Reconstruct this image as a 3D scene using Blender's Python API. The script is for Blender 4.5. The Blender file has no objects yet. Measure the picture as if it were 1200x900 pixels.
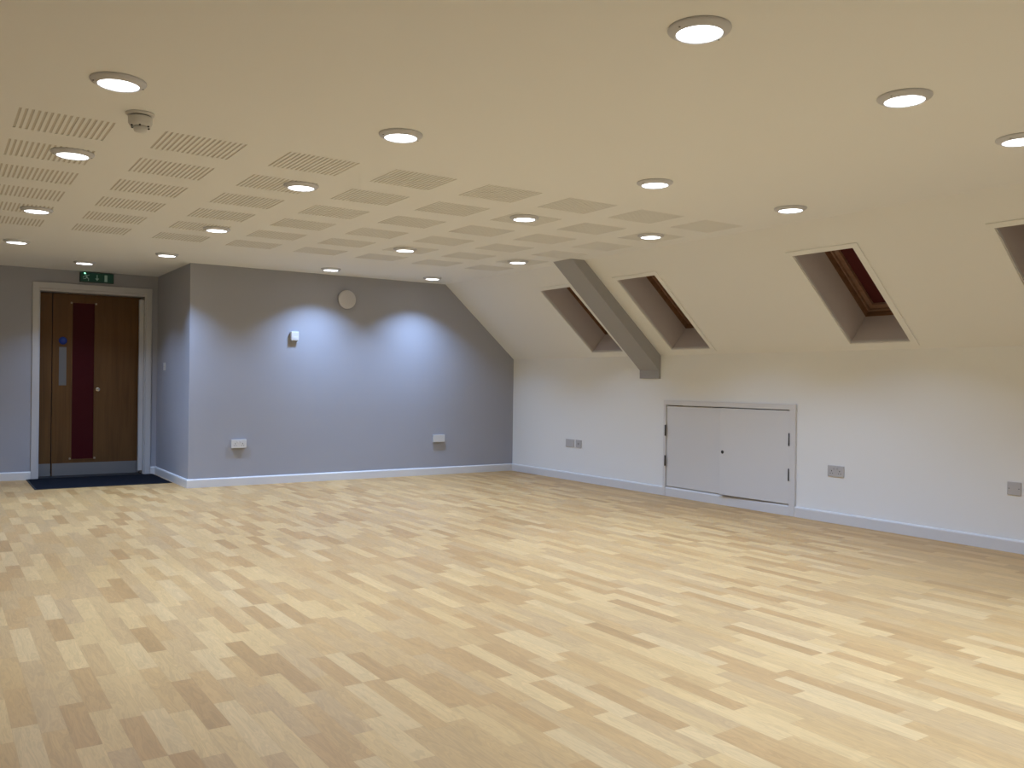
import bpy, bmesh, math
from mathutils import Vector, Matrix
C = bpy.context.scene.collection
R = math.radians
# ------------------------------------------------------------------ room measures (metres)
XR, YB, H, K, XS, XC, YD = 6.351, 9.425, 2.364, 1.455, 5.311, 2.25, 10.99
XL, YN = -2.2, -3.2                 # unseen left and near walls
SK = 0.092                          # skirting height

# ------------------------------------------------------------------ materials
def new_mat(name):
    m = bpy.data.materials.new(name); m.use_nodes = True
    nt = m.node_tree; b = nt.nodes['Principled BSDF']
    return m, nt, b
def plain(name, col, rough=0.5, metal=0.0, bump=0.0, scale=60.0, spec=None, var=0.0):
    m, nt, b = new_mat(name)
    b.inputs['Base Color'].default_value = (*col, 1)
    b.inputs['Roughness'].default_value = rough
    b.inputs['Metallic'].default_value = metal
    if spec is not None: b.inputs['Specular IOR Level'].default_value = spec
    tc = nt.nodes.new('ShaderNodeTexCoord')
    n = nt.nodes.new('ShaderNodeTexNoise'); n.inputs['Scale'].default_value = scale; n.inputs['Detail'].default_value = 4
    nt.links.new(tc.outputs['Object'], n.inputs['Vector'])
    if bump:
        bp = nt.nodes.new('ShaderNodeBump'); bp.inputs['Strength'].default_value = bump; bp.inputs['Distance'].default_value = 0.002
        nt.links.new(n.outputs['Fac'], bp.inputs['Height']); nt.links.new(bp.outputs['Normal'], b.inputs['Normal'])
    if var:
        mr = nt.nodes.new('ShaderNodeMapRange'); mr.inputs['To Min'].default_value = 1-var; mr.inputs['To Max'].default_value = 1+var
        nt.links.new(n.outputs['Fac'], mr.inputs['Value'])
        mx = nt.nodes.new('ShaderNodeVectorMath'); mx.operation = 'SCALE'
        mx.inputs[0].default_value = col; nt.links.new(mr.outputs[0], mx.inputs['Scale'])
        nt.links.new(mx.outputs[0], b.inputs['Base Color'])
    return m
def emis(name, col, strength, base=(.8, .8, .8)):
    m, nt, b = new_mat(name)
    b.inputs['Base Color'].default_value = (*base, 1)
    b.inputs['Emission Color'].default_value = (*col, 1); b.inputs['Emission Strength'].default_value = strength
    return m
WHITE = plain('matt_white_paint', (.83, .84, .83), .75, bump=.12, scale=90, spec=.2)
GREY = plain('grey_wall_paint', (.365, .375, .42), .6, bump=.12, scale=90, spec=.3)
GLOSS = plain('white_satin_woodwork', (.70, .70, .70), .35, bump=.05, scale=30)
DOORTRIM = plain('door_frame_paint', (.53, .53, .54), .45, bump=.05, scale=30)
HATCH = plain('white_satin_hatch', (.69, .69, .69), .4, bump=.05, scale=20)
PLAST = plain('white_plastic', (.64, .64, .63), .35, scale=40)
PLASTG = plain('grey_plastic', (.42, .41, .42), .4, scale=40)
DARKP = plain('dark_plastic', (.03, .03, .03), .5)
HOLE = plain('dark_hole', (.02, .02, .02), .8)
STEEL = plain('brushed_steel', (.24, .25, .265), .5, metal=.6, bump=.1, scale=120)
PLATE = plain('satin_push_plate', (.17, .175, .185), .5, metal=.5, bump=.1, scale=120)
CHROME = plain('chrome', (.75, .73, .68), .2, metal=.9)
FIX = plain('dull_brass_fixing', (.34, .28, .22), .4, metal=.5)
IRON = plain('black_iron_hinge', (.05, .045, .045), .5, metal=.3)
BACKING = plain('acoustic_fleece', (.60, .57, .52), .9, bump=.2, scale=200)
RING = plain('grey_white_bezel', (.60, .61, .65), .4)
RED = plain('dark_red_film', (.050, .002, .005), .5, spec=.15)
BLIND = plain('dark_red_blackout_fabric', (.085, .007, .009), .8, bump=.3, scale=400)
MAT = plain('navy_ribbed_mat', (.010, .0115, .016), .95, bump=.8, scale=500, var=.2, spec=.05)
RUBBER = plain('black_rubber_edge', (.012, .012, .014), .7)
BLUE = plain('blue_sign', (.012, .04, .27), .4)
REVEAL = plain('reveal_plaster', (.62, .575, .575), .75, bump=.12, scale=90, spec=.2)
GREEN = emis('green_sign_face', (.0, .20, .12), .03, (.0, .038, .028))
PICTO = emis('pictogram_white', (.35, .60, .50), .06, (.26, .36, .33))
LED = emis('green_led', (.25, 1.0, .55), 4.0, (.1, .5, .3))
DIFF = emis('lit_diffuser', (.97, .99, 1.0), 7.0)

def wood(name, dark, light, rough=.45, axis='z', scale=1.0):
    m, nt, b = new_mat(name)
    tc = nt.nodes.new('ShaderNodeTexCoord'); mp = nt.nodes.new('ShaderNodeMapping')
    s = {'z': (14, 14, .8), 'y': (14, .8, 14)}[axis]
    mp.inputs['Scale'].default_value = [v*scale for v in s]
    n = nt.nodes.new('ShaderNodeTexNoise'); n.inputs['Scale'].default_value = 1.6; n.inputs['Detail'].default_value = 6; n.inputs['Distortion'].default_value = .6
    cr = nt.nodes.new('ShaderNodeValToRGB')
    cr.color_ramp.elements[0].position = .3; cr.color_ramp.elements[0].color = (*dark, 1)
    cr.color_ramp.elements[1].position = .7; cr.color_ramp.elements[1].color = (*light, 1)
    nt.links.new(tc.outputs['Object'], mp.inputs['Vector']); nt.links.new(mp.outputs[0], n.inputs['Vector'])
    nt.links.new(n.outputs['Fac'], cr.inputs['Fac']); nt.links.new(cr.outputs['Color'], b.inputs['Base Color'])
    b.inputs['Roughness'].default_value = rough; b.inputs['Specular IOR Level'].default_value = .25
    return m
OAK = wood('oak_veneer', (.100, .047, .015), (.140, .068, .022))
SASH = wood('pine_sash', (.27, .155, .105), (.38, .24, .17), axis='y')
PINE = wood('pine_frame', (.20, .105, .058), (.30, .17, .10), axis='y')

def floor_mat():
    m, nt, b = new_mat('beech_strip_vinyl'); L = nt.links.new
    def N(t, **k):
        n = nt.nodes.new(t)
        for a, v in k.items(): setattr(n, a, v)
        return n
    def M(op, a, b_=None, c=None):
        n = N('ShaderNodeMath', operation=op)
        for i, v in enumerate((a, b_, c)):
            if v is None: continue
            if isinstance(v, (int, float)): n.inputs[i].default_value = v
            else: L(v, n.inputs[i])
        return n.outputs[0]
    tc = N('ShaderNodeTexCoord'); sp = N('ShaderNodeSeparateXYZ'); L(tc.outputs['Object'], sp.inputs[0])
    x, y = sp.outputs[0], sp.outputs[1]
    u = M('DIVIDE', x, .0765); ci = M('FLOOR', u); fu = M('SUBTRACT', u, ci)
    w1 = N('ShaderNodeTexWhiteNoise', noise_dimensions='1D'); L(ci, w1.inputs['W'])
    v = M('ADD', M('DIVIDE', y, .45), M('MULTIPLY', w1.outputs['Value'], 13.7))
    # unequal strip lengths: wobble of the length coordinate
    v = M('ADD', v, M('MULTIPLY', M('SINE', M('ADD', M('MULTIPLY', v, 2.3), M('MULTIPLY', w1.outputs['Value'], 40.))), .10))
    ri = M('FLOOR', v); fv = M('SUBTRACT', v, ri)
    cb = N('ShaderNodeCombineXYZ'); L(ci, cb.inputs[0]); L(ri, cb.inputs[1])
    w2 = N('ShaderNodeTexWhiteNoise', noise_dimensions='2D'); L(cb.outputs[0], w2.inputs['Vector'])
    ws = N('ShaderNodeSeparateColor'); L(w2.outputs['Color'], ws.inputs[0])
    ramp = N('ShaderNodeValToRGB'); e = ramp.color_ramp
    cols = [(0, (0.394, 0.218, 0.075)), (0.14, (0.435, 0.244, 0.087)), (0.34, (0.48, 0.281, 0.102)), (0.5, (0.452, 0.274, 0.112)), (0.62, (0.523, 0.319, 0.122)), (0.82, (0.56, 0.349, 0.139)), (1, (0.535, 0.341, 0.146))]
    while len(e.elements) < len(cols): e.elements.new(.5)
    for el, (p, c) in zip(e.elements, cols): el.position = p; el.color = (*c, 1)
    par = M('MODULO', M('ADD', ri, 1000.), 2.)
    L(M('ADD', M('MULTIPLY', ws.outputs[0], .66), M('MULTIPLY', par, .34)), ramp.inputs['Fac'])
    # grain, shifted per strip
    off = N('ShaderNodeVectorMath', operation='SCALE'); L(w2.outputs['Color'], off.inputs[0]); off.inputs['Scale'].default_value = 31.
    pos = N('ShaderNodeVectorMath', operation='ADD'); L(tc.outputs['Object'], pos.inputs[0]); L(off.outputs[0], pos.inputs[1])
    mp = N('ShaderNodeMapping'); mp.inputs['Scale'].default_value = (26, 3.2, 1); L(pos.outputs[0], mp.inputs[0])
    g = N('ShaderNodeTexNoise'); g.inputs['Scale'].default_value = 1.; g.inputs['Detail'].default_value = 5; g.inputs['Distortion'].default_value = 1.6; L(mp.outputs[0], g.inputs['Vector'])
    wv = N('ShaderNodeMath', operation='SINE'); L(M('MULTIPLY', g.outputs['Fac'], 42.), wv.inputs[0])
    fine = N('ShaderNodeTexNoise'); fine.inputs['Scale'].default_value = 1.; fine.inputs['Detail'].default_value = 6
    mp2 = N('ShaderNodeMapping'); mp2.inputs['Scale'].default_value = (260, 9, 1); L(pos.outputs[0], mp2.inputs[0]); L(mp2.outputs[0], fine.inputs['Vector'])
    k = M('ADD', M('MULTIPLY', wv.outputs[0], .055), M('MULTIPLY', M('SUBTRACT', fine.outputs['Fac'], .5), .16))
    k = M('ADD', k, M('MULTIPLY', M('SUBTRACT', g.outputs['Fac'], .5), .34))
    # faint joints
    ju = M('LESS_THAN', M('MINIMUM', fu, M('SUBTRACT', 1., fu)), .012)
    jv = M('LESS_THAN', M('MINIMUM', fv, M('SUBTRACT', 1., fv)), .003)
    k = M('SUBTRACT', M('ADD', 1., k), M('MULTIPLY', M('MAXIMUM', ju, jv), .07))
    sc = N('ShaderNodeVectorMath', operation='SCALE'); L(ramp.outputs['Color'], sc.inputs[0]); L(k, sc.inputs['Scale'])
    L(sc.outputs[0], b.inputs['Base Color'])
    b.inputs['Roughness'].default_value = .42; b.inputs['Specular IOR Level'].default_value = .4
    bp = N('ShaderNodeBump'); bp.inputs['Strength'].default_value = .08; bp.inputs['Distance'].default_value = .001
    L(fine.outputs['Fac'], bp.inputs['Height']); L(bp.outputs[0], b.inputs['Normal'])
    return m
FLOOR = floor_mat()

# ------------------------------------------------------------------ mesh helpers
def box(bm, lo, hi, mi=0):
    x0, y0, z0 = lo; x1, y1, z1 = hi
    v = [bm.verts.new(p) for p in ((x0,y0,z0),(x1,y0,z0),(x1,y1,z0),(x0,y1,z0),(x0,y0,z1),(x1,y0,z1),(x1,y1,z1),(x0,y1,z1))]
    fs = [bm.faces.new([v[i] for i in f]) for f in ((0,3,2,1),(4,5,6,7),(0,1,5,4),(1,2,6,5),(2,3,7,6),(3,0,4,7))]
    for f in fs: f.material_index = mi
    return v
def prism(bm, pts, ax, a, b, mi=0):
    """closed polygon pts (2D) extruded along axis ax from a to b"""
    def p3(p, t):
        return {'x': (t, p[0], p[1]), 'y': (p[0], t, p[1]), 'z': (p[0], p[1], t)}[ax]
    A = [bm.verts.new(p3(p, a)) for p in pts]; B = [bm.verts.new(p3(p, b)) for p in pts]
    n = len(pts); fs = [bm.faces.new(A), bm.faces.new(B[::-1])]
    for i in range(n): fs.append(bm.faces.new((A[i], B[i], B[(i+1) % n], A[(i+1) % n])))
    for f in fs: f.material_index = mi
def lathe(bm, prof, n=48, mi=0, smooth=True):
    """profile [(r,z)...] turned about z; closed where r = 0"""
    rings = []
    for r, z in prof:
        if r < 1e-6: rings.append([bm.verts.new((0, 0, z))])
        else: rings.append([bm.verts.new((r*math.cos(2*math.pi*i/n), r*math.sin(2*math.pi*i/n), z)) for i in range(n)])
    for A, B in zip(rings, rings[1:]):
        for i in range(n):
            j = (i+1) % n
            if len(A) == 1 and len(B) == 1: continue
            if len(A) == 1: f = bm.faces.new((A[0], B[i], B[j]))
            elif len(B) == 1: f = bm.faces.new((A[i], B[0], A[j]))
            else: f = bm.faces.new((A[i], B[i], B[j], A[j]))
            f.material_index = mi; f.smooth = smooth
def holed_slab(bm, O, U, V, N, u0, u1, v0, v1, holes, t):
    """slab with front face in the plane (O,U,V), thickness t along N, rectangular through holes (ua,ub,va,vb)"""
    O, U, V, N = map(Vector, (O, U, V, N))
    us = sorted({u0, u1, *[h[0] for h in holes], *[h[1] for h in holes]}); vs = sorted({v0, v1, *[h[2] for h in holes], *[h[3] for h in holes]})
    cache = {}
    def P(i, j, k):
        if (i, j, k) not in cache: cache[(i, j, k)] = bm.verts.new(O + U*us[i] + V*vs[j] + N*(t*k))
        return cache[(i, j, k)]
    nu, nv = len(us)-1, len(vs)-1
    def solid(i, j):
        if i < 0 or j < 0 or i >= nu or j >= nv: return False
        cu, cv = (us[i]+us[i+1])/2, (vs[j]+vs[j+1])/2
        return not any(a < cu < b and c < cv < d for a, b, c, d in holes)
    for i in range(nu):
        for j in range(nv):
            if not solid(i, j): continue
            bm.faces.new((P(i,j,0), P(i+1,j,0), P(i+1,j+1,0), P(i,j+1,0)))
            bm.faces.new((P(i,j,1), P(i,j+1,1), P(i+1,j+1,1), P(i+1,j,1)))
            for di, dj, a, b in ((-1,0,(i,j),(i,j+1)), (1,0,(i+1,j),(i+1,j+1)), (0,-1,(i,j),(i+1,j)), (0,1,(i,j+1),(i+1,j+1))):
                if not solid(i+di, j+dj): bm.faces.new((P(*a,0), P(*b,0), P(*b,1), P(*a,1)))
def frame_ring(bm, O, U, V, N, a, b, c, d, w, z0, z1, wb=None):
    """rectangular ring round the opening a..b x c..d, w wide outwards, between depths z0 and z1 along N"""
    O, U, V, N = map(Vector, (O, U, V, N))
    if isinstance(w, (int, float)): w = (w,)*4       # left(u-), right(u+), bottom(v-), top(v+)
    def r(i, k, e): return [O+U*(a-w[0]*i)+V*(c-w[2]*i)+N*e, O+U*(b+w[1]*i)+V*(c-w[2]*i)+N*e, O+U*(b+w[1]*i)+V*(d+w[3]*i)+N*e, O+U*(a-w[0]*i)+V*(d+w[3]*i)+N*e]
    q = {(i, k): [bm.verts.new(p) for p in r(i, k, (z0, z1)[k])] for i in (0, 1) for k in (0, 1)}
    for s in range(4):
        t = (s+1) % 4
        for x, y in (((0,0),(1,0)), ((1,0),(1,1)), ((1,1),(0,1)), ((0,1),(0,0))):
            bm.faces.new((q[x][s], q[x][t], q[y][t], q[y][s]))
def obj(name, bm, mats, parent=None, loc=(0,0,0), bevel=0.0, segs=2):
    bmesh.ops.recalc_face_normals(bm, faces=bm.faces)
    me = bpy.data.meshes.new(name); bm.to_mesh(me); bm.free()
    for m in (mats if isinstance(mats, (list, tuple)) else [mats]): me.materials.append(m)
    o = bpy.data.objects.new(name, me); C.objects.link(o); o.location = loc
    if parent: o.parent = parent
    if bevel:
        md = o.modifiers.new('bevel', 'BEVEL'); md.width = bevel; md.segments = segs; md.limit_method = 'ANGLE'; md.angle_limit = R(40)
        md.harden_normals = False
    return o
def empty(name, loc, rot=(0,0,0)):
    o = bpy.data.objects.new(name, None); C.objects.link(o); o.location = loc; o.rotation_euler = rot; o.empty_display_size = .05
    return o
def tag(o, label, cat, group=None, kind=None):
    o['label'] = label; o['category'] = cat
    if group: o['group'] = group
    if kind: o['kind'] = kind
    return o
def NB(): return bmesh.new()
def copy_tree(o, parent=None):
    c = o.copy(); C.objects.link(c); c.parent = parent
    for ch in [k for k in bpy.data.objects if k.parent == o]: copy_tree(ch, c)
    return c

# ------------------------------------------------------------------ shell
T = .12
bm = NB(); box(bm, (XL-T, YN-T, -.1), (XR+T, YD+.6, 0))
tag(obj('floor', bm, FLOOR), 'pale beech effect strip vinyl floor across the whole hall', 'floor', kind='structure')

PX0, PW, PDX = .318, .402, .6277     # perforated panels grid on the ceiling
PY0, PD, PDY = 4.489, .378, .6215
panels = [(PX0+i*PDX, PX0+i*PDX+PW, PY0+j*PDY, PY0+j*PDY+PD, i, j) for j in range(6) for i in range(8)]
bm = NB()
holed_slab(bm, (0,0,H), (1,0,0), (0,1,0), (0,0,1), XL-T, XS, YN-T, YD+.6, [(a-.012, b+.012, c-.012, d+.012) for a, b, c, d, i, j in panels], .03)
tag(obj('ceiling', bm, WHITE), 'flat off white plasterboard ceiling with downlights and perforated patches', 'ceiling', kind='structure')

# sloping ceiling on the right, local frame: U = +y, V = up the slope, N = outwards
SV = Vector((XS-XR, 0, H-K)); SLEN = SV.length; SVn = SV.normalized(); SN = Vector((H-K, 0, XR-XS)).normalized()
O_S = Vector((XR, 0, K)); UY = Vector((0, 1, 0))
def sv(x): return (XR-x)/(XR-XS)*SLEN
V0, V1 = sv(6.285), sv(5.537)
sky = [(7.18, 7.71), (5.905, 6.435), (3.835, 4.365), (2.30, 2.83)]
bm = NB()
holed_slab(bm, O_S, UY, SVn, SN, YN-T, YB+.5, 0, SLEN, [(a, b, V0, V1) for a, b in sky], .025)
tag(obj('ceiling_slope', bm, WHITE), 'off white sloping ceiling above the knee wall, pierced by roof windows', 'ceiling', kind='structure')

# right knee wall with the eaves hatch opening
HY0, HY1, HZ0, HZ1 = 4.993, 6.560, .095, .945
bm = NB()
holed_slab(bm, (XR,0,0), UY, (0,0,1), (1,0,0), YN-T, YB+.5, 0, K, [(HY0, HY1, HZ0, HZ1)], .1)
tag(obj('wall_right', bm, WHITE), 'low white knee wall along the right side under the sloping ceiling', 'wall', kind='structure')
# back wall with the sloping top corner, door wall, return wall, unseen walls
bm = NB(); prism(bm, [(XC, 0), (XR, 0), (XR, K), (XS, H), (XC, H)], 'y', YB, YB+.12)
tag(obj('wall_back', bm, GREY), 'blue grey gable wall at the far end, cut by the slope', 'wall', kind='structure')
bm = NB(); box(bm, (XC, YB+.12, 0), (XC+.12, YD+.6, H))
tag(obj('wall_return', bm, GREY), 'short grey return wall beside the entrance door recess', 'wall', kind='structure')
DX0, DX1, DZ1 = .997, 2.118, 2.145
bm = NB(); holed_slab(bm, (0,YD,0), (1,0,0), (0,0,1), (0,1,0), XL-T, XC, 0, H, [(DX0, DX1, 0, DZ1)], .24)
tag(obj('wall_door', bm, GREY), 'grey wall around the entrance door at the far left', 'wall', kind='structure')
bm = NB(); box(bm, (XL-T, YN, 0), (XL, YD, H))
tag(obj('wall_left', bm, WHITE), 'white left side wall outside the picture', 'wall', kind='structure')
bm = NB(); prism(bm, [(XL, 0), (XR, 0), (XR, K), (XS, H), (XL, H)], 'y', YN-.12, YN)
tag(obj('wall_near', bm, WHITE), 'white end wall behind the photographer', 'wall', kind='structure')

# skirting boards: stepped / rounded top profile
def skirt(name, p0, p1, n, label):
    """from p0 to p1 along the wall foot, n = direction into the room"""
    p0, p1, n = Vector((*p0, 0)), Vector((*p1, 0)), Vector((*n, 0))
    prof = [(0, 0), (.018, 0), (.018, SK-.016), (.0165, SK-.009), (.012, SK-.003), (.006, SK), (0, SK)]
    bm = NB()
    A = [bm.verts.new(p0 + n*a + Vector((0,0,z))) for a, z in prof]; B = [bm.verts.new(p1 + n*a + Vector((0,0,z))) for a, z in prof]
    bm.faces.new(A); bm.faces.new(B[::-1])
    for i in range(len(prof)):
        j = (i+1) % len(prof); bm.faces.new((A[i], B[i], B[j], A[j]))
    return tag(obj(name, bm, GLOSS), label, 'skirting board', kind='structure')
skirt('baseboard_right', (XR, YN), (XR, YB), (-1, 0), 'white skirting board along the foot of the right knee wall')
skirt('baseboard_back', (XC-.018, YB), (XR-.018, YB), (0, -1), 'white skirting board along the foot of the grey gable wall')
skirt('baseboard_return', (XC, YB), (XC, YD), (-1, 0), 'white skirting board at the foot of the short return wall')
skirt('baseboard_door', (XL, YD), (.931, YD), (0, -1), 'white skirting board on the grey wall left of the entrance door')
skirt('trim_1', (2.186, YD), (XC-.018, YD), (0, -1), 'tiny piece of white skirting right of the entrance door frame')

# ------------------------------------------------------------------ entrance door
door = empty('door_1', ((DX0+DX1)/2, YD, 0))
tag(door, 'brown oak veneer entrance door with red vision strip and white frame', 'door', kind='structure')
ox, oy = door.location.x, YD
def dl(bm): bmesh.ops.translate(bm, verts=bm.verts, vec=(-ox, -oy, 0)); return bm
bm = NB()
aw, at = .066, .018
prism(bm, [(DX0-aw, 0), (DX0, 0), (DX0, DZ1), (DX1, DZ1), (DX1, 0), (DX1+aw, 0), (DX1+aw, DZ1+aw), (DX0-aw, DZ1+aw)], 'y', YD-at, YD)
obj('architrave', dl(bm), DOORTRIM, door, bevel=.005)
bm = NB()
prism(bm, [(DX0, 0), (DX0+.012, 0), (DX0+.012, DZ1-.028), (DX1-.012, DZ1-.028), (DX1-.012, 0), (DX1, 0), (DX1, DZ1), (DX0, DZ1)], 'y', YD+.001, YD+.235)
box(bm, (DX1-.060, YD+.055, .045), (DX1-.0125, YD+.105, DZ1-.060))       # planted stop, short of head and floor
obj('door_frame', dl(bm), DOORTRIM, door, bevel=.002)
bm = NB(); box(bm, (DX0+.001, YD+.001, .0005), (DX1-.001, YD+.23, .0095)); obj('threshold', dl(bm), RUBBER, door)
LY = YD+.165                                     # face of the leaves
sc_ = (LY)/YD
zz = lambda z: 1.15+(z-1.15)*sc_
gap = 1.131*sc_
vx0, vx1, vz0, vz1 = 1.335*sc_, 1.565*sc_, zz(.212), zz(2.0)
LT = DZ1-.034
# narrow leaf
bm = NB(); box(bm, (DX0+.014, LY, .012), (gap-.004, LY+.044, LT)); nl = obj('narrow_leaf', dl(bm), OAK, door, bevel=.0015)
bm = NB(); box(bm, (DX0+.02, LY-.0015, .014), (gap-.006, LY-.0002, zz(.171))); obj('kick_plate', dl(bm), STEEL, nl)
# wide leaf with an opening for the vision strip
bm = NB(); holed_slab(bm, (0, LY, 0), (1,0,0), (0,0,1), (0,1,0), gap+.004, DX1-.024, .012, LT, [(vx0, vx1, vz0, vz1)], .044)
wl = obj('door_leaf', dl(bm), OAK, door)
bm = NB(); box(bm, (vx0, LY+.006, vz0), (vx1, LY+.012, vz1)); o = obj('vision_panel', dl(bm), RED, wl); o['label'] = 'tall narrow dark red vision strip'
for x in (vx0-.012, vx1+.012):
    for z in (vz0+.008, vz1-.004):
        bm = NB(); box(bm, (x-.011, LY-.006, z-.011), (x+.011, LY-.0003, z+.011)); obj('corner_fixing', dl(bm), FIX, wl, bevel=.003)
bm = NB(); frame_ring(bm, (0,0,0), (1,0,0), (0,0,1), (0,1,0), vx0+.002, vx1-.002, vz0+.002, vz1-.002, .012, LY-.005, LY+.005)
obj('glazing_bead', dl(bm), OAK, wl)
bm = NB(); box(bm, (gap+.012, LY-.0015, .014), (DX1-.028, LY-.0002, zz(.171))); obj('kick_plate', dl(bm), STEEL, wl)
px = 1.239*sc_
bm = NB(); prism(bm, [(px-.038, zz(1.055)), (px+.038, zz(1.055)), (px+.038, zz(1.49)), (px-.038, zz(1.49))], 'y', LY-.002, LY-.0002)
obj('push_plate', dl(bm), PLATE, wl, bevel=.0008)
def disc_y(r, t, n=32, r2=None):
    bm = NB(); r2 = r if r2 is None else r2
    lathe(bm, [(0, 0), (r, 0), (r, t*.7), (r2, t), (0, t)], n)
    bmesh.ops.rotate(bm, verts=bm.verts, cent=(0,0,0), matrix=Matrix.Rotation(R(90), 3, 'X'))   # +z -> -y
    return bm
o = obj('round_sign', disc_y(.043, .002), BLUE, wl, loc=(px-ox, LY-oy, zz(1.562))); o['label'] = 'round blue sign'
bm = disc_y(.023, .006, r2=.020); bm2 = disc_y(.011, .022, r2=.008)
kb = obj('thumb_turn', bm, CHROME, wl, loc=(1.606*sc_-ox, LY-oy, zz(1.011))); obj('turn_knob', bm2, CHROME, kb, loc=(0, -.006, 0))

# exit sign above the door
sg = empty('exit_sign', (1.578, YD, 2.30))
tag(sg, 'green illuminated exit sign with running man and down arrow above the door', 'exit sign')
bm = NB(); box(bm, (-.178, -.040, -.060), (.178, 0, .052)); obj('housing', bm, plain('dark_green_housing', (.01, .04, .03), .4), sg, bevel=.006)
bm = NB(); box(bm, (-.170, -.0425, -.053), (.170, -.0405, .046)); obj('sign_face', bm, GREEN, sg)
bm = NB(); Yf, Yg = -.0450, -.0430
def poly(pts): prism(bm, pts, 'y', Yf, Yg)
def stroke(a, b, w):
    a, b = Vector(a), Vector(b); d = (b-a).normalized(); n = Vector((-d.y, d.x))*w/2
    poly([tuple(a-n), tuple(b-n), tuple(b+n), tuple(a+n)])
cx = -.122
poly([(cx+.010*math.cos(t*math.pi/5), .032+.010*math.sin(t*math.pi/5)) for t in range(10)])
stroke((cx+.004, .020), (cx+.018, -.010), .014)
stroke((cx+.006, .016), (cx-.018, .004), .006); stroke((cx-.018, .004), (cx-.022, -.010), .006)
stroke((cx+.008, .016), (cx+.030, .016), .006); stroke((cx+.030, .016), (cx+.040, .026), .006)
stroke((cx+.016, -.008), (cx-.002, -.022), .008); stroke((cx-.002, -.022), (cx-.022, -.022), .007)
stroke((cx+.018, -.010), (cx+.034, -.022), .008); stroke((cx+.034, -.022), (cx+.030, -.044), .007)
obj('running_man', bm, PICTO, sg); bm = NB()
stroke((0, .028), (0, -.020), .009); poly([(-.020, -.012), (.020, -.012), (0, -.040)])   # arrow
obj('arrow', bm, PICTO, sg); bm = NB()
prism(bm, [(.078, -.044), (.108, -.044), (.108, .032), (.078, .032)], 'y', Yf, Yg)           # doorway
obj('doorway', bm, PICTO, sg)
bm = NB(); bmesh.ops.create_uvsphere(bm, u_segments=12, v_segments=8, radius=.0075); obj('status_light', bm, LED, sg, loc=(-.128, -.044, .040))

# entrance mat
bm = NB(); prism(bm, [(.885, 9.97), (2.215, 9.97), (2.215, 10.965), (.885, 10.965)], 'z', 0.0005, .007)
mt = tag(obj('door_mat', bm, RUBBER, bevel=.003), 'dark navy entrance mat on the floor in front of the door', 'door mat')
bm = NB(); box(bm, (.903, 9.988, .0071), (2.197, 10.947, .0105)); obj('carpet_pile', bm, MAT, mt)

# ------------------------------------------------------------------ fixtures on walls
def socket(name, w, h, d, kind, mat, loc, rotz, label, cat, group=None, rim=.003):
    """plate in the local xz plane facing -y, wall at y = 0"""
    t = empty(name, loc, (0, 0, rotz)); tag(t, label, cat, group)
    pd = .008 if d > .012 else d
    if d > .012:
        bm = NB(); box(bm, (-w/2+.002, -(d-pd), -h/2+.002), (w/2-.002, 0, h/2-.002)); obj('mounting_box', bm, mat, t, bevel=rim)
    bm = NB(); box(bm, (-w/2, -d, -h/2), (w/2, -(d-pd), h/2)); obj('face_plate', bm, mat, t, bevel=rim)
    if kind == 'double':
        for s in (-1, 1):
            cx = s*w*.25
            bm = NB()
            box(bm, (cx-.003, -d-.0006, -.004), (cx+.003, -d+.001, .007))
            box(bm, (cx-.014, -d-.0006, -.022), (cx-.007, -d+.001, -.017)); box(bm, (cx+.007, -d-.0006, -.022), (cx+.014, -d+.001, -.017))
            obj('pin_holes', bm, HOLE, t)
            bm = NB(); box(bm, (s*.016-.007, -d-.004, .012), (s*.016+.007, -d, .030)); obj('rocker_switch', bm, PLAST if mat is PLAST else PLASTG, t, bevel=.002)
    if kind in ('blank', 'rocker'):
        for s in (-1, 1): obj('screw', disc_y(.0035, .0012, 12), DARKP, t, loc=(s*w*.36, -d, 0))
    if kind == 'rocker':
        bm = NB(); box(bm, (-.010, -d-.005, -.016), (.010, -d, .016)); obj('rocker_switch', bm, PLAST, t, bevel=.003)
    if kind == 'data':
        for s in ((-1, 1) if w > .12 else (0,)):
            bm = NB(); box(bm, (s*.04-.013, -d-.0008, -.012), (s*.04+.013, -d+.001, .012)); obj('port', bm, PLASTG if mat is PLAST else plain('port_grey', (.30,.29,.29)), t)
    return t
socket('power_socket', .160, .092, .030, 'double', PLAST, (2.769, YB, .453), 0, 'white double power socket low on the grey wall, nearest the entrance recess', 'power socket')
socket('wall_outlet', .160, .092, .030, 'plain', PLAST, (5.235, YB, .450), 0, 'white surface mounted outlet low on the grey wall near the sloping corner', 'wall outlet')
GP = plain('grey_socket_plate', (.50, .49, .49), .4, scale=40)
socket('wall_outlet', .160, .092, .009, 'plain', GP, (XR, 8.190, .440), R(-90), 'larger of two grey plates side by side on the white knee wall', 'wall outlet')
socket('wall_outlet', .105, .092, .009, 'data', GP, (XR, 8.024, .440), R(-90), 'smaller of two grey plates side by side on the white knee wall', 'wall outlet')
socket('power_socket', .158, .092, .009, 'double', GP, (XR, 4.532, .439), R(-90), 'grey double power socket on the knee wall right of the white hatch', 'power socket')
socket('blank_plate', .094, .092, .009, 'blank', GP, (XR, 3.084, .450), R(-90), 'single grey blank plate with two screws on the right edge of the knee wall', 'wall plate')
socket('light_switch', .088, .090, .010, 'rocker', PLAST, (XC, 10.57, 1.287), R(-90), 'white light switch on the short return wall beside the entrance door', 'light switch')

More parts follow.
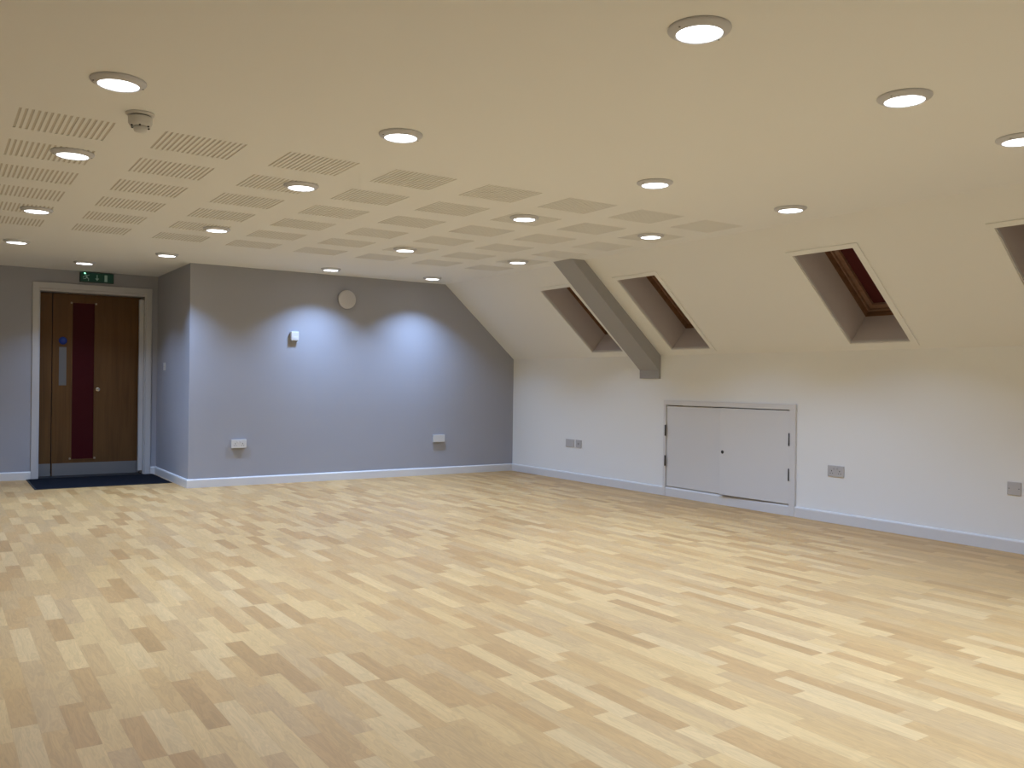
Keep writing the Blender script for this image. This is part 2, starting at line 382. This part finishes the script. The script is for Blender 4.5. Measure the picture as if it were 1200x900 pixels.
# motion sensor
ps = empty('motion_sensor', (3.372, YB, 1.640)); tag(ps, 'small white box sensor on the grey wall, lit by the left spotlight', 'sensor')
bm = NB(); box(bm, (-.044, -.050, -.050), (.044, 0, .050)); obj('housing', bm, PLAST, ps, bevel=.006)
bm = NB(); box(bm, (-.030, -.0525, -.034), (.030, -.0495, -.006)); obj('lens', bm, PLAST, ps, bevel=.001)
bm = NB(); box(bm, (-.022, -.030, -.058), (.022, -.008, -.049)); obj('cable_grip', bm, PLASTG, ps, bevel=.002)
# round alarm sounder
al = empty('alarm_sounder', (3.995, YB, 2.091)); tag(al, 'round white alarm sounder high on the grey wall between two bright spots of light', 'alarm')
bm = NB(); lathe(bm, [(0, 0), (.098, 0), (.098, .012), (0, .012)], 48)
bmesh.ops.rotate(bm, verts=bm.verts, cent=(0,0,0), matrix=Matrix.Rotation(R(90), 3, 'X')); obj('base', bm, PLASTG, al)
bm = NB(); lathe(bm, [(0, .0121), (.108, .0121), (.108, .030), (.103, .040), (.094, .044), (.055, .046), (0, .047)], 64)
bmesh.ops.rotate(bm, verts=bm.verts, cent=(0,0,0), matrix=Matrix.Rotation(R(90), 3, 'X')); obj('cover', bm, plain('ivory_cover', (.58, .57, .58), .5), al)

# smoke detector
sd = empty('smoke_detector', (.787, 4.262, H)); tag(sd, 'white smoke detector hanging from the ceiling between two perforated patches', 'smoke detector')
bm = NB(); lathe(bm, [(0, 0), (.062, 0), (.062, -.006), (.056, -.012), (0, -.012)], 48); obj('base', bm, PLAST, sd)
bm = NB(); lathe(bm, [(0, -.0121), (.046, -.0121), (.046, -.017), (0, -.017)], 48); obj('gap_ring', bm, DARKP, sd)
bm = NB(); lathe(bm, [(0, -.0171), (.052, -.0171), (.053, -.022), (.052, -.046), (.045, -.058), (.030, -.060), (0, -.060)], 48); sdb = obj('body', bm, PLAST, sd)
bm = NB(); lathe(bm, [(0, -.0601), (.031, -.0601), (.030, -.074), (.026, -.082), (0, -.084)], 40); obj('sensor_chamber', bm, PLAST, sd)
for k in range(6):
    bm = NB(); box(bm, (.0375, -.004, -.064), (.0435, .004, -.054))
    bmesh.ops.rotate(bm, verts=bm.verts, cent=(0,0,0), matrix=Matrix.Rotation(2*math.pi*k/6+.3, 3, 'Z')); obj('vent_slot', bm, DARKP, sdb)

# ------------------------------------------------------------------ perforated ceiling patches
NSL = 16; PITCH = PW/(NSL-.55); SW = PITCH*.45
bm = NB()
holed_slab(bm, (0,0,0), (1,0,0), (0,1,0), (0,0,1), -.012, PW+.012, -.012, PD+.012, [(k*PITCH, k*PITCH+SW, 0, PD) for k in range(NSL)], .003)
pboard = bm
proto = obj('perforated_panel', pboard, WHITE, loc=(0,0,H))
bm = NB(); box(bm, (-.012, -.012, .0031), (PW+.012, PD+.012, .011)); pback = obj('backing', bm, BACKING, proto)
rown = ['nearest row', 'second row from the front', 'third row from the front', 'third row from the back', 'second row from the back', 'farthest row']
coln = ['leftmost', 'second from left', 'third from left', 'fourth from left', 'fourth from right', 'third from right', 'second from right', 'rightmost']
first = True
for a, b, c, d, i, j in panels:
    p = proto if first else copy_tree(proto)
    first = False
    p.location = (a, c, H)
    tag(p, 'slotted acoustic patch in the ceiling, %s, %s' % (rown[j], coln[i]), 'ceiling panel', 'slotted acoustic patches in the ceiling')

# ------------------------------------------------------------------ downlights
LAMP_W, LAMP_COL, SPREAD = 18.5, (.41, .59, .94), R(112)
def make_downlight():
    t = empty('downlight', (0, 0, H))
    bm = NB(); lathe(bm, [(.076, 0), (.107, 0), (.108, -.004), (.105, -.009), (.084, -.021), (.080, -.022), (.078, -.019), (.076, -.010), (.076, 0)], 56)
    bz = obj('bezel', bm, RING, t)
    bm = NB(); lathe(bm, [(0, -.006), (.077, -.006), (.0775, -.017), (.060, -.0185), (0, -.019)], 48); obj('diffuser', bm, DIFF, t)
    for s in (-1, 1):
        bm = NB(); lathe(bm, [(0, -.001), (.0035, -.001), (.0035, 0), (0, 0)], 10)
        bmesh.ops.translate(bm, verts=bm.verts, vec=(s*.094, 0, -.0165)); obj('screw', bm, DARKP, bz)
    la = bpy.data.lights.new('lamp', 'AREA'); la.shape = 'DISK'; la.size = .15; la.energy = LAMP_W; la.color = LAMP_COL; la.spread = SPREAD
    lo = bpy.data.objects.new('lamp', la); C.objects.link(lo); lo.parent = t; lo.location = (0, 0, -.024)
    return t
dl0 = make_downlight()
LX = [.625, 1.905, 3.597, 4.848]
LYs = [3.845, 5.222, 7.142, 8.915]
W = ['leftmost', 'second from left', 'second from right', 'rightmost']
rowt = ['in the row nearest the perforated patches', 'in the row over the front perforated patches', 'in the row over the middle perforated patches', 'in the farthest full row, by the grey wall']
spots = []
for j, y in enumerate(LYs):
    for i, x in enumerate(LX):
        spots.append((x, y, 'lit round downlight, %s, %s' % (rowt[j], W[i]), None))
spots += [(2.160, 2.100, 'largest lit round downlight, top of the photo, first of the nearest three', None),
          (3.357, 2.092, 'lit round downlight near the top right, middle of the nearest three', None),
          (4.360, 2.112, 'lit round downlight cut by the right edge of the photo', None),
          (1.331, 10.089, 'small lit round downlight in the recess before the exit sign', None)]
hidden = [(2.16, .85), (3.357, .70), (4.60, .70), (2.16, -1.4), (3.357, -1.4), (4.60, -1.4)]
spots += [(x, y, 'lit round ceiling downlight outside the photo, like those in view', 'downlights outside the photo') for x, y in hidden]
for n, (x, y, lab, grp) in enumerate(spots):
    o = dl0 if n == 0 else copy_tree(dl0)
    o.location = (x, y, H)
    tag(o, lab, 'downlight', grp or 'round ceiling downlights')
    if 'recess' in lab:                      # this one is dimmer in the photo
        for ch in o.children:
            if ch.type == 'LIGHT': ch.data = ch.data.copy(); ch.data.energy = LAMP_W*.62

# ------------------------------------------------------------------ boxed rafter on the slope
bm = NB()
pts = [(5.150, H), (XS+.002, H), (XR, K), (XR, 1.213), (XR-.022, 1.213), (XR-.022, 1.300)]
prism(bm, pts, 'y', 6.662, 6.965)
tag(obj('boxed_rafter', bm, plain('grey_rafter_paint', (.36, .36, .37), .65, bump=.1, scale=90, spec=.25), bevel=.004), 'grey painted boxed rafter running down the slope between two roof windows', 'beam')

# ------------------------------------------------------------------ roof windows
def rbox(bm, u0, u1, v0, v1, n0, n1):
    vs = box(bm, (0,0,0), (1,1,1))
    for v in vs:
        u = (u0, u1)[int(v.co.x > .5)]; w = (v0, v1)[int(v.co.y > .5)]; n = (n0, n1)[int(v.co.z > .5)]
        v.co = UY*u + SVn*w + SN*n
wl_ = ['roof window farthest from the camera, half hidden behind the grey rafter', 'roof window just right of the grey rafter',
      'large roof window with dark red blind above the right of the hatch', 'roof window cut off by the right edge of the photo']
for k, (a, b) in enumerate(sky):
    dp = (.275, .292, .30, .30)[k]
    org = O_S + UY*((a+b)/2) + SVn*((V0+V1)/2)
    w = empty('window_%d' % (k+1), org); tag(w, wl_[k], 'roof window', kind='structure')
    O = O_S - org
    off = lambda bm: (bmesh.ops.translate(bm, verts=bm.verts, vec=O), bm)[1]
    bm = NB(); frame_ring(bm, (0,0,0), UY, SVn, SN, a+.001, b-.001, V0+.001, V1-.001, (.052, .045, .048, .040), -.009, -.0003)
    obj('architrave', off(bm), WHITE, w, bevel=.003)
    bm = NB(); frame_ring(bm, (0,0,0), UY, SVn, SN, a+.004, b-.004, V0+.004, V1-.004, .0035, .0, dp)
    obj('reveal', off(bm), REVEAL, w)
    bm = NB(); frame_ring(bm, (0,0,0), UY, SVn, SN, a+.008, b-.008, V0+.008, V1-.008, .0038, -.0015, .020)
    obj('bead', off(bm), GLOSS, w)
    bm = NB(); frame_ring(bm, (0,0,0), UY, SVn, SN, a+.006, b-.006, V0+.006, V1-.006, .06, dp+.0005, dp+.14)
    fr = obj('window_frame', off(bm), PINE, w)
    bm = NB(); frame_ring(bm, (0,0,0), UY, SVn, SN, a+.058, b-.058, V0+.058, V1-.058, .0475, dp+.078, dp+.13)
    frame_ring(bm, (0,0,0), UY, SVn, SN, a+.0205, b-.0205, V0+.0205, V1-.0205, .014, dp+.052, dp+.0778)
    obj('sash', off(bm), SASH, w, bevel=.003)
    bm = NB(); rbox(bm, a+.05, b-.05, V0+.05, V1-.05, dp+.102, dp+.106)
    obj('blind', off(bm), BLIND, w)
    bm = NB(); rbox(bm, a+.05, b-.05, V0+.05, V1-.05, dp+.132, dp+.138)
    obj('pane', off(bm), plain('dark_glass', (.02, .02, .025), .1), w)

# ------------------------------------------------------------------ eaves hatch
hx = empty('eaves_hatch', (XR, (HY0+HY1)/2, HZ0)); tag(hx, 'low white double door hatch in the knee wall with black hinges', 'hatch')
def hl(bm): bmesh.ops.translate(bm, verts=bm.verts, vec=(-XR, -(HY0+HY1)/2, -HZ0)); return bm
bm = NB()
prism(bm, [(HY0-.057, .0), (HY0+.004, .0), (HY0+.004, HZ1-.004), (HY1-.004, HZ1-.004), (HY1-.004, 0), (HY1+.030, 0), (HY1+.030, HZ1+.045), (HY0-.057, HZ1+.045)], 'x', XR-.024, XR-.0002)
obj('architrave', hl(bm), plain('hatch_trim_paint', (.69, .685, .68), .45), hx, bevel=.003)
bm = NB(); frame_ring(bm, (XR,0,0), UY, (0,0,1), (1,0,0), HY0+.004, HY1-.004, HZ0+.003, HZ1-.004, .0038, .0, .22)
rbox_ = box(bm, (XR+.22, HY0, HZ0), (XR+.24, HY1, HZ1)); obj('lining', hl(bm), GLOSS, hx)
mid = 5.800
th = R(2.1)
def leaf(y0, y1, yh, ang):
    """leaf between y0 and y1 hinged at yh, opened by ang"""
    bm = NB(); z0, z1 = HZ0+.008, HZ1-.012
    box(bm, (XR-.016, y0, z0), (XR+.004, y1, z1))
    bmesh.ops.rotate(bm, verts=bm.verts, cent=(XR-.016, yh, 0), matrix=Matrix.Rotation(ang, 3, 'Z'))
    return bm
l1 = obj('door', hl((lambda b: (bmesh.ops.translate(b, verts=b.verts, vec=(.008, 0, 0)), b)[1])(leaf(mid+.002, HY1-.008, HY1-.008, 0))), HATCH, hx, bevel=.002)
l2 = obj('door', hl(leaf(HY0+.008, mid-.002, HY0+.008, th)), HATCH, hx, bevel=.002)
for lf, yh, yw in ((l1, HY1-.006, .010), (l2, HY0+.006, .005)):
    for za, zb in ((.622, .735), (.312, .420)):
        bm = NB(); box(bm, (XR-.030, yh-yw, za), (XR-.0255, yh+yw, zb))
        b2 = NB(); lathe(b2, [(0, za), (.005, za), (.005, zb), (0, zb)], 12); bmesh.ops.translate(b2, verts=b2.verts, vec=(XR-.029, yh, 0))
        me = bpy.data.meshes.new('t'); b2.to_mesh(me); b2.free(); bm.from_mesh(me); bpy.data.meshes.remove(me)
        obj('hinge', hl(bm), IRON, lf)
bm = NB(); lathe(bm, [(0, 0), (.016, 0), (.016, .004), (.012, .006), (0, .006)], 24)
bmesh.ops.rotate(bm, verts=bm.verts, cent=(0,0,0), matrix=Matrix.Rotation(R(-90), 3, 'Y'))
obj('lock', bm, DARKP, l2, loc=(-.016-math.sin(th)*(5.757-HY0-.008), 5.757-(HY0+HY1)/2, .513-HZ0))

# ------------------------------------------------------------------ world, camera, view
w = bpy.data.worlds.new('night'); bpy.context.scene.world = w; w.use_nodes = True
w.node_tree.nodes['Background'].inputs[0].default_value = (.01, .012, .02, 1); w.node_tree.nodes['Background'].inputs[1].default_value = .3
yaw, pitch, roll, f = .5914, -.0014, .0130, 1014.08
c, s = math.cos(yaw), math.sin(yaw); cp, sp = math.cos(pitch), math.sin(pitch)
Rt = Vector((c, -s, 0)); Fh = Vector((s, c, 0)); Z = Vector((0, 0, 1))
Fw = Fh*cp + Z*sp; Up = Fh*(-sp) + Z*cp
r2 = Rt*math.cos(roll) + Up*math.sin(roll); u2 = Up*math.cos(roll) - Rt*math.sin(roll)
cd = bpy.data.cameras.new('camera'); cam = bpy.data.objects.new('camera', cd); C.objects.link(cam)
cam.matrix_world = Matrix(((r2.x, u2.x, -Fw.x, 0), (r2.y, u2.y, -Fw.y, 0), (r2.z, u2.z, -Fw.z, 1.15), (0, 0, 0, 1)))
cd.sensor_fit = 'HORIZONTAL'; cd.sensor_width = 36; cd.lens = 36*f/1200; cd.clip_start = .02; cd.clip_end = 100
sc = bpy.context.scene; sc.camera = cam
sc.view_settings.view_transform = 'Standard'; sc.view_settings.look = 'None'; sc.view_settings.gamma = 1; sc.view_settings.use_curve_mapping = False
sc.view_settings.exposure = 0.0
sc.cycles.max_bounces = 14; sc.cycles.diffuse_bounces = 8; sc.cycles.use_denoising = True
